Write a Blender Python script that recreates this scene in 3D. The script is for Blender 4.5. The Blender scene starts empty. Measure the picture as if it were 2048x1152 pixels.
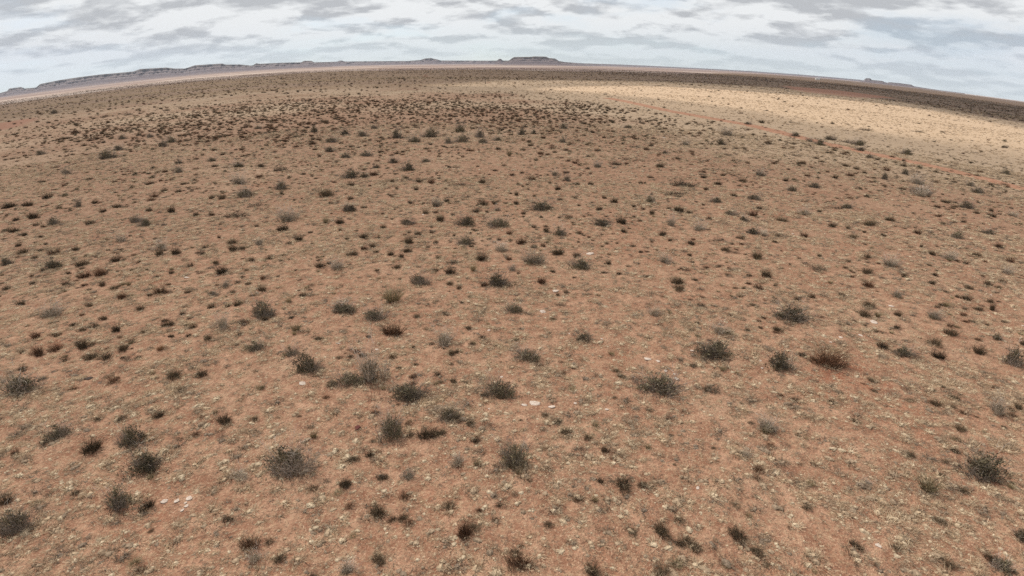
import bpy, math, random
import numpy as np
from mathutils import Vector

random.seed(7)
rng = np.random.default_rng(7)
sc = bpy.context.scene
col = sc.collection

# ------------------------------------------------------------------ camera
F = 1137.0                      # focal length in pixels of the 2048 px photograph
CAMZ = 9.2
PITCH = math.atan((576.0 - 128.0) / F)
cam_d = bpy.data.cameras.new('camera')
cam_d.sensor_width = 36.0
cam_d.lens = 36.0 * F / 2048.0
cam_d.clip_start = 0.1
cam_d.clip_end = 80000.0
cam = bpy.data.objects.new('camera', cam_d)
cam.location = (0, 0, CAMZ)
cam.rotation_euler = (math.pi / 2 - PITCH, 0, 0)
col.objects.link(cam)
sc.camera = cam

# ------------------------------------------------------------------ sun, exposure
SUN_EL = math.radians(50)
SUN_AZ = math.radians(-42)      # measured from the view direction (+y), negative = to the left
SUN_DIR = Vector((math.sin(SUN_AZ) * math.cos(SUN_EL), math.cos(SUN_AZ) * math.cos(SUN_EL), math.sin(SUN_EL)))
sun_d = bpy.data.lights.new('sun', 'SUN')
sun_d.energy = 5.0
sun_d.angle = math.radians(0.6)
sun_d.color = (1.0, 0.95, 0.87)
sun = bpy.data.objects.new('sun', sun_d)
sun.rotation_euler = SUN_DIR.to_track_quat('Z', 'Y').to_euler()
sun.location = (0, 0, 50)
col.objects.link(sun)
sc.view_settings.view_transform = 'Standard'
sc.view_settings.look = 'None'
sc.view_settings.exposure = 0.12
sc.view_settings.gamma = 1.0
sc.view_settings.use_curve_mapping = False
sc.render.engine = 'CYCLES'
sc.cycles.use_denoising = False
sc.cycles.use_adaptive_sampling = False
sc.cycles.max_bounces = 5
sc.cycles.diffuse_bounces = 3
sc.cycles.volume_bounces = 0
sc.cycles.transparent_max_bounces = 12

# ------------------------------------------------------------------ node helper
class NT:
    def __init__(s, tree):
        s.t = tree; tree.nodes.clear()
    def n(s, typ, **kw):
        nd = s.t.nodes.new(typ)
        for k, v in kw.items():
            if k.startswith('i_'):
                nd.inputs[k[2:].replace('_', ' ')].default_value = v
            else:
                setattr(nd, k, v)
        return nd
    def l(s, a, b): s.t.links.new(a, b)
    def math(s, op, a, b=None, c=None, clamp=False):
        nd = s.n('ShaderNodeMath', operation=op, use_clamp=clamp)
        for i, v in enumerate((a, b, c)):
            if v is None: continue
            if isinstance(v, (int, float)): nd.inputs[i].default_value = v
            else: s.l(v, nd.inputs[i])
        return nd.outputs[0]
    def mixc(s, fac, a, b, blend='MIX'):
        nd = s.n('ShaderNodeMix', data_type='RGBA', blend_type=blend)
        for sock, v in ((nd.inputs[0], fac), (nd.inputs[6], a), (nd.inputs[7], b)):
            if isinstance(v, (int, float)): sock.default_value = v
            elif isinstance(v, tuple): sock.default_value = (*v, 1) if len(v) == 3 else v
            else: s.l(v, sock)
        return nd.outputs[2]
    def noise(s, vec, scale, detail=4, rough=0.55, dist=0.0):
        nd = s.n('ShaderNodeTexNoise')
        nd.inputs['Scale'].default_value = scale
        nd.inputs['Detail'].default_value = detail
        nd.inputs['Roughness'].default_value = rough
        nd.inputs['Distortion'].default_value = dist
        if vec is not None: s.l(vec, nd.inputs['Vector'])
        return nd.outputs['Fac']
    def remap(s, v, a, b, lo=0.0, hi=1.0, smooth=True):
        nd = s.n('ShaderNodeMapRange', interpolation_type='SMOOTHSTEP' if smooth else 'LINEAR', clamp=True) if smooth else s.n('ShaderNodeMapRange', clamp=True)
        nd.inputs[1].default_value = a; nd.inputs[2].default_value = b
        nd.inputs[3].default_value = lo; nd.inputs[4].default_value = hi
        s.l(v, nd.inputs[0])
        return nd.outputs[0]
    def attr(s, name, typ='GEOMETRY'):
        return s.n('ShaderNodeAttribute', attribute_name=name, attribute_type=typ)

# ------------------------------------------------------------------ world: hazy blue sky under a broken cloud sheet
world = bpy.data.worlds.new('World'); sc.world = world; world.use_nodes = True
w = NT(world.node_tree)
tc = w.n('ShaderNodeTexCoord')
sep = w.n('ShaderNodeSeparateXYZ'); w.l(tc.outputs['Generated'], sep.inputs[0])
X, Y, Z = sep.outputs
zz = w.math('ADD', w.math('ADD', Z, 0.018), w.math('MULTIPLY', w.math('MULTIPLY', X, X), 0.125))
zz = w.math('MAXIMUM', zz, 0.004)
cmb = w.n('ShaderNodeCombineXYZ'); w.l(X, cmb.inputs[0]); w.l(Y, cmb.inputs[1]); w.l(zz, cmb.inputs[2])
sky = w.n('ShaderNodeTexSky', sky_type='NISHITA', sun_disc=False)
sky.sun_elevation = SUN_EL; sky.sun_rotation = SUN_AZ
sky.altitude = 1600; sky.dust_density = 1.5; sky.air_density = 1.0
w.l(cmb.outputs[0], sky.inputs[0])
zq = w.math('ADD', zz, 0.17)
px = w.math('DIVIDE', X, zq); py = w.math('DIVIDE', Y, zq)
pc = w.n('ShaderNodeCombineXYZ'); w.l(px, pc.inputs[0]); w.l(py, pc.inputs[1])
pv = pc.outputs[0]
c1 = w.noise(pv, 1.1, 7, 0.56, 0.2)
off = w.n('ShaderNodeVectorMath', operation='ADD'); off.inputs[1].default_value = (31.7, 12.2, 4.0); w.l(pv, off.inputs[0])
c2 = w.noise(off.outputs[0], 2.1, 9, 0.55, 0.1)
off3 = w.n('ShaderNodeVectorMath', operation='ADD'); off3.inputs[1].default_value = (-11.7, 42.2, 9.0); w.l(pv, off3.inputs[0])
c3 = w.noise(off3.outputs[0], 5.0, 6, 0.6, 0.2)
cover = w.remap(c1, 0.30, 0.50, 0.62, 1.0)
shade = w.math('ADD', w.math('MULTIPLY', c2, 0.75), w.math('MULTIPLY', c3, 0.25))
shade = w.remap(shade, 0.445, 0.57)
# bright crowns where a cloud thins on its far side, grey flat base below
sh = w.n('ShaderNodeVectorMath', operation='SCALE'); sh.inputs['Scale'].default_value = 1.035; w.l(pv, sh.inputs[0])
of2 = w.n('ShaderNodeVectorMath', operation='ADD'); of2.inputs[1].default_value = (31.7, 12.2, 4.0); w.l(sh.outputs[0], of2.inputs[0])
c2b = w.noise(of2.outputs[0], 2.1, 9, 0.55, 0.1)
rim = w.math('MULTIPLY', w.math('SUBTRACT', c2, c2b), 6.0)
shade = w.math('ADD', w.math('MULTIPLY', shade, 0.70), rim, clamp=True)
ccol = w.mixc(shade, (0.83, 0.845, 0.85), (0.49, 0.505, 0.525))
# thin clouds over the horizon melt into the pale air
low = w.remap(zz, 0.015, 0.085, 1.0, 0.0)
ccol = w.mixc(w.math('MULTIPLY', low, 0.6), ccol, (0.69, 0.77, 0.78))
cover = w.math('MULTIPLY', cover, w.remap(zz, 0.02, 0.10, 0.80, 1.0))
bg1 = w.n('ShaderNodeBackground'); w.l(sky.outputs[0], bg1.inputs[0]); bg1.inputs[1].default_value = 0.115
bg2 = w.n('ShaderNodeBackground'); w.l(ccol, bg2.inputs[0]); bg2.inputs[1].default_value = 1.0
mx = w.n('ShaderNodeMixShader'); w.l(cover, mx.inputs[0]); w.l(bg1.outputs[0], mx.inputs[1]); w.l(bg2.outputs[0], mx.inputs[2])
wo = w.n('ShaderNodeOutputWorld'); w.l(mx.outputs[0], wo.inputs[0])

# ------------------------------------------------------------------ numpy value noise
_P = np.random.default_rng(3).random((256, 256))
def vnoise(x, y):
    xi = np.floor(x).astype(np.int64); yi = np.floor(y).astype(np.int64)
    fx = x - xi; fy = y - yi
    fx = fx * fx * (3 - 2 * fx); fy = fy * fy * (3 - 2 * fy)
    a = _P[xi & 255, yi & 255]; b = _P[(xi + 1) & 255, yi & 255]
    c = _P[xi & 255, (yi + 1) & 255]; d = _P[(xi + 1) & 255, (yi + 1) & 255]
    return (a * (1 - fx) + b * fx) * (1 - fy) + (c * (1 - fx) + d * fx) * fy
def fbm(x, y, octv=4, gain=0.5):
    x = np.asarray(x, float); y = np.asarray(y, float)
    s = 0; a = 1; t = 0
    for k in range(octv):
        s = s + a * vnoise(x * 2 ** k + 17.3 * k, y * 2 ** k + 9.1 * k); t += a; a *= gain
    return s / t
def sstep(a, b, v):
    t = np.clip((v - a) / (b - a), 0, 1); return t * t * (3 - 2 * t)

# ------------------------------------------------------------------ terrain: a low spur that falls away to both sides
ct, st = math.cos(PITCH), math.sin(PITCH)
def pixdir(px_, py_):
    u = (np.asarray(px_, float) - 1024) / F; v = (576 - np.asarray(py_, float)) / F
    return u, ct + v * st, -st + v * ct
HOR = [(0, 194), (85, 182), (170, 170), (300, 157), (390, 147), (600, 136), (860, 128), (1024, 128), (1100, 129), (1400, 139),
       (1600, 151), (1735, 163), (1820, 173), (1930, 186), (2048, 202)]
_h = np.array(HOR, float)
_dx, _dy, _dz = pixdir(_h[:, 0], _h[:, 1])
_R = np.sqrt(_dy ** 2 + 0.3 * _dx ** 2); _q = np.tanh(_dx / _R); _S = -_dz / _R
COEF = np.linalg.lstsq(np.stack([_q, _q ** 2, _q ** 3, _q ** 4], 1), _S, rcond=None)[0]
def Sfun(q):
    t = np.tanh(q); return COEF[0] * t + COEF[1] * t ** 2 + COEF[2] * t ** 3 + COEF[3] * t ** 4
def terrain(x, y):
    x = np.asarray(x, float); y = np.asarray(y, float)
    R = np.sqrt(y * y + 0.3 * x * x + 40.0 ** 2)
    z = -Sfun(x / R) * R
    r = np.hypot(x, y)
    z = z + 0.16 * (fbm(x / 14 + 50, y / 14 + 50, 3) - 0.5) * (1 - sstep(60, 140, r))
    return z
def hummock(x, y):
    r = np.hypot(x, y)
    h = 0.12 * (fbm(x / 0.9 + 90, y / 0.9 + 70, 3, 0.6) - 0.5) + 0.05 * (fbm(x / 0.28, y / 0.28, 2) - 0.5)
    return h * (1 - sstep(35, 90, r))
def ground_at(px_, py_):
    """point of the terrain seen at a place in the photograph"""
    dx, dy, dz = pixdir(px_, py_)
    lo, prev = None, 0.5
    for k in range(420):
        t = 2.0 * 1.022 ** k
        if CAMZ + dz * t < terrain(dx * t, dy * t):
            lo, hi = prev, t; break
        prev = t
    if lo is None: lo = hi = 12000.0
    for _ in range(24):
        m = 0.5 * (lo + hi)
        if CAMZ + dz * m < terrain(dx * m, dy * m): hi = m
        else: lo = m
    t = 0.5 * (lo + hi)
    return float(dx * t), float(dy * t), float(t)          # x, y, depth along the view axis
def project(x, y, z):
    zc = z - CAMZ
    d = y * ct - zc * st
    v = y * st + zc * ct
    return 1024 + F * x / d, 576 - F * v / d, d

# ------------------------------------------------------------------ mesh helpers
def mesh_from(name, verts, faces, smooth=False, mat=None):
    me = bpy.data.meshes.new(name)
    me.from_pydata([tuple(v) for v in verts], [], faces)
    if mat: me.materials.append(mat)
    if smooth: me.polygons.foreach_set('use_smooth', [True] * len(me.polygons))
    me.update(); return me
def grid_mesh(name, V, nr, nc, mat, smooth=True, wrap=False):
    """V: (nr*nc,3) row-major"""
    me = bpy.data.meshes.new(name)
    i = np.arange(nr - 1)[:, None]; j = np.arange(nc if wrap else nc - 1)[None, :]
    jn = (j + 1) % nc
    q = np.stack([i * nc + j, i * nc + jn, (i + 1) * nc + jn, (i + 1) * nc + j], -1).reshape(-1, 4)
    me.vertices.add(len(V)); me.vertices.foreach_set('co', V.astype(np.float32).ravel())
    me.loops.add(q.size); me.loops.foreach_set('vertex_index', q.ravel().astype(np.int32))
    me.polygons.add(len(q)); me.polygons.foreach_set('loop_start', np.arange(0, q.size, 4, dtype=np.int32))
    me.polygons.foreach_set('use_smooth', np.ones(len(q), bool))
    me.materials.append(mat); me.update(calc_edges=True); me.validate()
    return me
def fattr(me, name, vals):
    a = me.attributes.new(name, 'FLOAT', 'POINT'); a.data.foreach_set('value', np.asarray(vals, np.float32))
def cattr(me, name, vals):
    a = me.attributes.new(name, 'FLOAT_COLOR', 'POINT')
    v = np.ones((len(vals), 4), np.float32); v[:, :3] = vals; a.data.foreach_set('color', v.ravel())
def link(name, me, loc=(0, 0, 0), parent=None, **props):
    o = bpy.data.objects.new(name, me); col.objects.link(o); o.location = loc
    if parent: o.parent = parent
    for k, v in props.items(): o[k] = v
    return o

# ------------------------------------------------------------------ materials
def mat(name):
    m = bpy.data.materials.new(name); m.use_nodes = True
    t = NT(m.node_tree)
    out = t.n('ShaderNodeOutputMaterial'); b = t.n('ShaderNodeBsdfPrincipled')
    b.inputs['Roughness'].default_value = 0.95
    b.inputs['Specular IOR Level'].default_value = 0.12
    t.l(b.outputs[0], out.inputs[0])
    return m, t, b, out

def ground_material():
    m, t, b, out = mat('desert_soil')
    geo = t.n('ShaderNodeNewGeometry'); P = geo.outputs['Position']
    straw = t.attr('straw').outputs['Fac']; red = t.attr('red').outputs['Fac']
    far = t.attr('far').outputs['Fac']; farc = t.attr('farcol').outputs['Color']
    near = t.attr('near').outputs['Fac']
    n1 = t.noise(P, 0.22, 5, 0.6); n2 = t.noise(P, 1.6, 6, 0.65); n3 = t.noise(P, 9.0, 5, 0.7); n4 = t.noise(P, 0.045, 4, 0.55)
    c = t.mixc(t.remap(n2, 0.36, 0.66), (0.215, 0.108, 0.066), (0.345, 0.20, 0.13))
    c = t.mixc(t.remap(n1, 0.50, 0.72, 0, 0.75), c, (0.36, 0.228, 0.152))
    c = t.mixc(t.math('MULTIPLY', t.remap(n1, 0.46, 0.30, 0, 1), t.remap(n2, 0.4, 0.6)), c, (0.21, 0.080, 0.044))
    n5 = t.noise(P, 4.2, 5, 0.7); n6 = t.noise(P, 19.0, 3, 0.6)
    c = t.mixc(t.math('MULTIPLY', t.remap(n5, 0.55, 0.42, 0, 0.5), near), c, (0.16, 0.07, 0.042))
    c = t.mixc(t.math('MULTIPLY', t.remap(n6, 0.56, 0.66, 0, 0.7), near), c, (0.45, 0.30, 0.205))
    # dry litter and short grass between the tufts
    lit = t.math('MULTIPLY', t.remap(n3, 0.46, 0.62), t.math('ADD', t.math('MULTIPLY', straw, 0.8), 0.5), clamp=True)
    c = t.mixc(lit, c, t.mixc(t.remap(t.noise(P, 31.0, 3, 0.6), 0.42, 0.58), (0.20, 0.135, 0.085), (0.42, 0.30, 0.19)))
    dk = t.noise(P, 14.0, 4, 0.7)
    c = t.mixc(t.math('MULTIPLY', t.remap(dk, 0.55, 0.64, 0, 0.75), near), c, (0.10, 0.065, 0.046))
    sv = t.math('ADD', straw, t.math('MULTIPLY', t.math('SUBTRACT', n4, 0.5), 1.2))
    sf = t.remap(t.math('ADD', sv, t.math('MULTIPLY', t.math('SUBTRACT', n2, 0.5), 0.8)), 0.25, 0.95, 0.0, 0.9)
    c = t.mixc(sf, c, t.mixc(n2, (0.27, 0.178, 0.112), (0.54, 0.415, 0.29)))
    fb = t.n('ShaderNodeMapping'); fb.inputs['Scale'].default_value = (0.0025, 0.02, 0.0)
    t.l(P, fb.inputs[0])
    nf = t.noise(fb.outputs[0], 1.0, 6, 0.65)
    fcol = t.mixc(t.remap(nf, 0.35, 0.65), farc, t.mixc(0.55, farc, (0.22, 0.14, 0.11)))
    c = t.mixc(far, c, fcol)
    c = t.mixc(t.math('MULTIPLY', red, t.remap(n2, 0.25, 0.6, 0.35, 0.85)), c, (0.27, 0.125, 0.08))
    t.l(c, b.inputs['Base Color'])
    bh = t.math('ADD', t.math('ADD', t.math('MULTIPLY', n5, 0.09), t.math('MULTIPLY', n2, 0.10)), t.math('ADD', t.math('MULTIPLY', n3, 0.045), t.math('MULTIPLY', dk, 0.035)))
    bp = t.n('ShaderNodeBump'); bp.inputs['Distance'].default_value = 1.0
    t.l(t.math('MULTIPLY', near, 0.9), bp.inputs['Strength']); t.l(bh, bp.inputs['Height'])
    t.l(bp.outputs[0], b.inputs['Normal'])
    return m
M_GROUND = ground_material()

def plant_material(name, lo, hi, tip=None, rnd=0.35, trans=0.0, backface=False):
    """colour from root to tip (attribute h) with variation per plant and per stem (attribute v)"""
    m, t, b, out = mat(name)
    h = t.attr('h').outputs['Fac']; v = t.attr('v').outputs['Fac']
    oi = t.n('ShaderNodeObjectInfo')
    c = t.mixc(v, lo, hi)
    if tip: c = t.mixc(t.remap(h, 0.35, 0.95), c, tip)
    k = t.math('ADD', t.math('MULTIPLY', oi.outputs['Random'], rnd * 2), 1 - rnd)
    cc = t.n('ShaderNodeVectorMath', operation='SCALE'); t.l(c, cc.inputs[0]); t.l(k, cc.inputs['Scale'])
    t.l(cc.outputs[0], b.inputs['Base Color'])
    return m
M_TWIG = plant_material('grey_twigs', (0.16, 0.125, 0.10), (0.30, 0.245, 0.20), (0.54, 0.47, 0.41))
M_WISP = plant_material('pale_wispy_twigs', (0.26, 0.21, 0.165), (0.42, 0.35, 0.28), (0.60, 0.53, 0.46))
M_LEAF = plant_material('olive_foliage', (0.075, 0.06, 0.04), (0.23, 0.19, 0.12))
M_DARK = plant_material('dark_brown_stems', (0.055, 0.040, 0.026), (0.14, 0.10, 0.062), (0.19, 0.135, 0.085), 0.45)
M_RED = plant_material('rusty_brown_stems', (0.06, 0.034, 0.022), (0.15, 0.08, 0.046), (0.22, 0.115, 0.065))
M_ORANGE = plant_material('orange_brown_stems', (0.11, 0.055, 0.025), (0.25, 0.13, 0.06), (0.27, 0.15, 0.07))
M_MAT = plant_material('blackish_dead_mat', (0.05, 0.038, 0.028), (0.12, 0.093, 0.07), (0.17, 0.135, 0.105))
M_SPIKE = plant_material('olive_spikes', (0.13, 0.10, 0.055), (0.28, 0.225, 0.13), (0.38, 0.305, 0.19))

def tuft_material():
    m, t, b, out = mat('dry_grass')
    h = t.attr('h').outputs['Fac']; v = t.attr('v').outputs['Fac']
    oi = t.n('ShaderNodeObjectInfo')
    cr = t.n('ShaderNodeValToRGB'); t.l(oi.outputs['Random'], cr.inputs[0])
    el = cr.color_ramp.elements
    el[0].position = 0.0; el[0].color = (0.25, 0.188, 0.145, 1)
    el[1].position = 1.0; el[1].color = (0.78, 0.64, 0.46, 1)
    for p_, c_ in ((0.22, (0.43, 0.315, 0.22, 1)), (0.45, (0.57, 0.42, 0.285, 1)), (0.7, (0.68, 0.52, 0.355, 1))):
        e = el.new(p_); e.color = c_
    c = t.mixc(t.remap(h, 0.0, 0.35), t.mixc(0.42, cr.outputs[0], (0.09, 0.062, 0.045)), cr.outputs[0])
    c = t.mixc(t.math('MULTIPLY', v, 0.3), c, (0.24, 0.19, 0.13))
    t.l(c, b.inputs['Base Color'])
    tl = t.n('ShaderNodeBsdfTranslucent'); t.l(c, tl.inputs[0])
    mxs = t.n('ShaderNodeMixShader'); mxs.inputs[0].default_value = 0.35
    t.l(b.outputs[0], mxs.inputs[1]); t.l(tl.outputs[0], mxs.inputs[2]); t.l(mxs.outputs[0], out.inputs[0])
    return m
M_TUFT = tuft_material()

def simple_noise_mat(name, a, b_, scale=6.0):
    m, t, b, out = mat(name)
    tcx = t.n('ShaderNodeTexCoord')
    n = t.noise(tcx.outputs['Object'], scale, 5, 0.6)
    t.l(t.mixc(t.remap(n, 0.35, 0.65), a, b_), b.inputs['Base Color'])
    bp = t.n('ShaderNodeBump'); bp.inputs['Distance'].default_value = 0.02; bp.inputs['Strength'].default_value = 0.6
    t.l(n, bp.inputs['Height']); t.l(bp.outputs[0], b.inputs['Normal'])
    return m
M_STONE = simple_noise_mat('chalky_stone', (0.33, 0.25, 0.20), (0.52, 0.45, 0.39), 9)
M_BLACK = simple_noise_mat('dark_stone', (0.03, 0.022, 0.018), (0.07, 0.05, 0.04), 9)
M_MAROON = simple_noise_mat('maroon_stone', (0.07, 0.022, 0.02), (0.11, 0.04, 0.034), 9)
M_TRACK = simple_noise_mat('track_dust', (0.31, 0.15, 0.092), (0.40, 0.22, 0.14), 1.3)
M_MOUND = simple_noise_mat('mound_earth', (0.27, 0.165, 0.11), (0.34, 0.215, 0.15), 0.6)
M_WOOD = simple_noise_mat('weathered_wood', (0.06, 0.05, 0.04), (0.11, 0.09, 0.075), 5)
M_WHITE = simple_noise_mat('white_siding', (0.72, 0.72, 0.70), (0.80, 0.80, 0.79), 2)
M_ROOF = simple_noise_mat('grey_roof', (0.34, 0.34, 0.34), (0.42, 0.42, 0.42), 2)
M_WIN = simple_noise_mat('dark_window', (0.04, 0.045, 0.05), (0.06, 0.065, 0.07), 2)

# ------------------------------------------------------------------ ground sheet
rings = list(np.arange(0.5, 5.0, 0.75)) + list(np.arange(5.0, 42.0, 0.15))
r = 42.0
while r < 16000:
    rings.append(r); r *= 1.021
rings.append(16000)
rings = np.array(rings)
ang = np.concatenate([np.radians(np.linspace(-50, 50, 760, endpoint=False)), np.radians(np.linspace(50, 310, 130, endpoint=False))])
RR, AA = np.meshgrid(rings, ang, indexing='ij')
GX = (RR * np.sin(AA)).ravel(); GY = (RR * np.cos(AA)).ravel()
GZ = terrain(GX, GY) + hummock(GX, GY)
gme = grid_mesh('ground', np.stack([GX, GY, GZ], 1), len(rings), len(ang), M_GROUND, wrap=True)
gr = RR.ravel()
pX, pY, pD = project(GX, GY, GZ)
front = GY > 4
def poly_world(pts):
    return np.array([ground_at(a, b)[:2] for a, b in pts])
def in_poly_sd(x, y, poly):
    """signed distance, positive inside"""
    d = np.full(x.shape, 1e9); ins = np.zeros(x.shape, bool)
    n = len(poly)
    for i in range(n):
        x0, y0 = poly[i]; x1, y1 = poly[(i + 1) % n]
        ex, ey = x1 - x0, y1 - y0; L = ex * ex + ey * ey + 1e-9
        tt = np.clip(((x - x0) * ex + (y - y0) * ey) / L, 0, 1)
        d = np.minimum(d, np.hypot(x - x0 - tt * ex, y - y0 - tt * ey))
        cnd = ((y0 > y) != (y1 > y)) & (x < ex * (y - y0) / (ey + 1e-12) + x0)
        ins ^= cnd
    return np.where(ins, d, -d)
MEADOW = poly_world([(880, 172), (930, 167), (1000, 160), (1300, 163), (1500, 172), (1700, 190), (1850, 212), (2047, 246), (2300, 300),
                     (2300, 450), (2047, 375), (1900, 340), (1750, 310), (1600, 282), (1450, 256), (1300, 232), (1180, 208), (1060, 186), (950, 176)])
RED1 = poly_world([(1560, 171), (1680, 181), (1800, 197), (1720, 196), (1600, 184)])
RED2 = poly_world([(-120, 262), (0, 246), (75, 234), (60, 246), (0, 262), (-120, 285)])
def straw_field(x, y):
    r = np.hypot(x, y)
    n = fbm(x / 35 + 3, y / 35 + 8, 4)
    s = 0.22 + 0.30 * sstep(22, 130, r) + 0.9 * (n - 0.5)
    sd = in_poly_sd(x, y, MEADOW)
    s = s + 0.80 * sstep(-30, 25, sd + 30 * (fbm(x / 22, y / 22, 3) - 0.5))
    return np.clip(s, 0, 1.2)
sf = straw_field(GX, GY)
redf = np.maximum(sstep(-3, 6, in_poly_sd(GX, GY, RED1) + 8 * (fbm(GX / 12, GY / 12, 3) - 0.5)),
                  sstep(-3, 3, in_poly_sd(GX, GY, RED2) + 4 * (fbm(GX / 6, GY / 6, 3) - 0.5)))
# soils of the far plain: dark scrub flat, then pale and pink badland clay in streaks
fx = GX / (gr + 1); lr = np.log(gr + 1)
fn = fbm(fx * 7 + 5, lr * 5.5 + 2, 4)
ridge = fbm(fx * 16 + 1, lr * 14 + 7, 3)
dark = np.array([0.175, 0.116, 0.066]); pink = np.array([0.25, 0.178, 0.145]); pale = np.array([0.40, 0.325, 0.275]); mauve = np.array([0.22, 0.165, 0.15])
fc = np.repeat(dark[None], len(GX), 0) * (1 + 0.1 * sstep(-0.05, -0.45, fx) - 0.38 * sstep(0.05, 0.45, fx))[:, None]
edge = 900 * (1 + 0.9 * (fbm(fx * 4 + 2, lr * 0 + 3, 3) - 0.5)) * np.where(fx > 0.25, 1 + 6 * sstep(0.25, 0.5, fx), 1)
w_out = sstep(0.97, 1.06, gr / edge)
oc = pink[None] + (pale - pink)[None] * sstep(0.52, 0.66, fn)[:, None]
oc = oc + (mauve[None] - oc) * (sstep(0.50, 0.40, fn) * 1.0)[:, None]
fc = fc + (oc - fc) * w_out[:, None]
fc = fc * (0.85 + 0.35 * ridge)[:, None]
farm = sstep(150, 420, gr * (0.8 + 0.4 * fn)) * (1 - sstep(-12, 15, in_poly_sd(GX, GY, MEADOW) + 14 * (fbm(GX / 25, GY / 25, 3) - 0.5)))
fattr(gme, 'straw', sf); fattr(gme, 'red', redf); fattr(gme, 'far', farm); fattr(gme, 'near', 1 - sstep(60, 260, gr))
cattr(gme, 'farcol', fc)
link('ground', gme, kind='structure')

# ------------------------------------------------------------------ dirt track crossing the right side
TRK = [(1215, 196), (1262, 205), (1340, 222), (1440, 240), (1520, 255), (1620, 280), (1700, 298), (1800, 319), (1900, 341), (2048, 378), (2180, 415)]
tw = poly_world(TRK)
def catmull(P, n):
    P = np.vstack([2 * P[0] - P[1], P, 2 * P[-1] - P[-2]]); out = []
    for i in range(1, len(P) - 2):
        for k in range(n):
            u = k / n
            out.append(0.5 * ((2 * P[i]) + (-P[i - 1] + P[i + 1]) * u + (2 * P[i - 1] - 5 * P[i] + 4 * P[i + 1] - P[i + 2]) * u * u + (-P[i - 1] + 3 * P[i] - 3 * P[i + 1] + P[i + 2]) * u ** 3))
    out.append(P[-2]); return np.array(out)
tc_ = catmull(tw, 26)
tn = np.gradient(tc_, axis=0); tn /= np.linalg.norm(tn, axis=1)[:, None]; tn = np.stack([-tn[:, 1], tn[:, 0]], 1)
V = []
prof = [(-1.0, -0.03), (-0.92, 0.012), (-0.6, 0.0), (-0.3, 0.02), (0.3, 0.02), (0.6, 0.0), (0.92, 0.012), (1.0, -0.03)]
for i, (p, n_) in enumerate(zip(tc_, tn)):
    s0 = 1.7 + 1.0 * (fbm(i * 0.31, 3.0, 3) - 0.5); s1 = 1.7 + 1.0 * (fbm(i * 0.27, 33.0, 3) - 0.5)
    for a, dz in prof:
        o_ = p + n_ * a * (s0 if a < 0 else s1)
        V.append((o_[0], o_[1], float(terrain(o_[0], o_[1]) + hummock(o_[0], o_[1])) + dz + 0.03))
link('dirt_track', grid_mesh('dirt_track', np.array(V), len(tc_), len(prof), M_TRACK), kind='structure')

# ------------------------------------------------------------------ mesas and buttes on the horizon
def mesa_material():
    m, t, b, out = mat('banded_mesa_rock')
    geo = t.n('ShaderNodeNewGeometry'); h = t.attr('h').outputs['Fac']
    n = t.noise(geo.outputs['Position'], 0.004, 6, 0.6); nb = t.noise(geo.outputs['Position'], 0.02, 5, 0.65)
    hv = t.math('ADD', h, t.math('MULTIPLY', t.math('SUBTRACT', n, 0.5), 0.22))
    cr = t.n('ShaderNodeValToRGB'); t.l(hv, cr.inputs[0])
    el = cr.color_ramp.elements
    el[0].position = 0.0; el[0].color = (0.24, 0.175, 0.15, 1)
    el[1].position = 1.0; el[1].color = (0.15, 0.125, 0.10, 1)
    for p_, c_ in ((0.14, (0.19, 0.14, 0.13, 1)), (0.24, (0.115, 0.085, 0.085, 1)), (0.42, (0.135, 0.10, 0.10, 1)), (0.50, (0.28, 0.225, 0.20, 1)), (0.56, (0.15, 0.115, 0.11, 1)),
                   (0.70, (0.19, 0.145, 0.135, 1)), (0.76, (0.29, 0.24, 0.21, 1)), (0.80, (0.13, 0.105, 0.095, 1))):
        e = el.new(p_); e.color = c_
    c = t.mixc(t.remap(nb, 0.35, 0.65, 0, 0.5), cr.outputs[0], (0.15, 0.115, 0.105))
    c = t.mixc(1.0, c, (0.72, 0.72, 0.76), 'MULTIPLY')
    t.l(c, b.inputs['Base Color'])
    return m
M_MESA = mesa_material()
PROFILE = [(-900, -0.03), (-700, 0.05), (-520, 0.13), (-380, 0.24), (-280, 0.36), (-210, 0.47), (-180, 0.50), (-165, 0.62), (-130, 0.66), (-95, 0.74), (-80, 0.90),
           (-60, 0.97), (-30, 1.0), (200, 1.0), (600, 0.99), (1000, 0.6), (1500, -0.06)]
def mesa(name, pts, dist, label, step=2.0, scale=1.0, seed=0, gully=140):
    pts = np.array(pts, float)
    xs = np.arange(pts[0, 0], pts[-1, 0] + 0.1, step)
    ys = np.interp(xs, pts[:, 0], pts[:, 1])
    dx, dy, dz = pixdir(xs, ys)
    q = dx / dy; et = dz / dy
    V = []; H = []
    prof = np.array(PROFILE)
    for k, (off_, fr) in enumerate(prof):
        g = (fbm(xs / 9 + seed * 7, np.full_like(xs, k * 0.12 + seed), 4) - 0.5) * gully * 1.6 * scale * (1.0 if off_ < 0 else 0.2)
        yy = dist + off_ * scale + g
        xx = q * yy
        eg = (terrain(xx, yy) - CAMZ) / yy
        fj = fr
        if 0.05 < fr < 0.95: fj = np.clip(fr + 0.14 * (fbm(xs / 6 + 40 + seed, np.full_like(xs, k * 0.7), 3) - 0.5), 0.02, 0.97)
        e = eg + fj * np.maximum(et - eg, 0.0002) - (0.0015 if fr < 0 else 0)
        V.append(np.stack([xx, yy, CAMZ + e * yy], 1)); H.append(np.full(len(xs), 1.0) * fj)
    V = np.concatenate(V); H = np.concatenate(H)
    me = grid_mesh(name, V, len(prof), len(xs), M_MESA)
    me.polygons.foreach_set('use_smooth', np.zeros(len(me.polygons), bool))
    fattr(me, 'h', H)
    return link(name, me, kind='structure', label=label)
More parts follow.
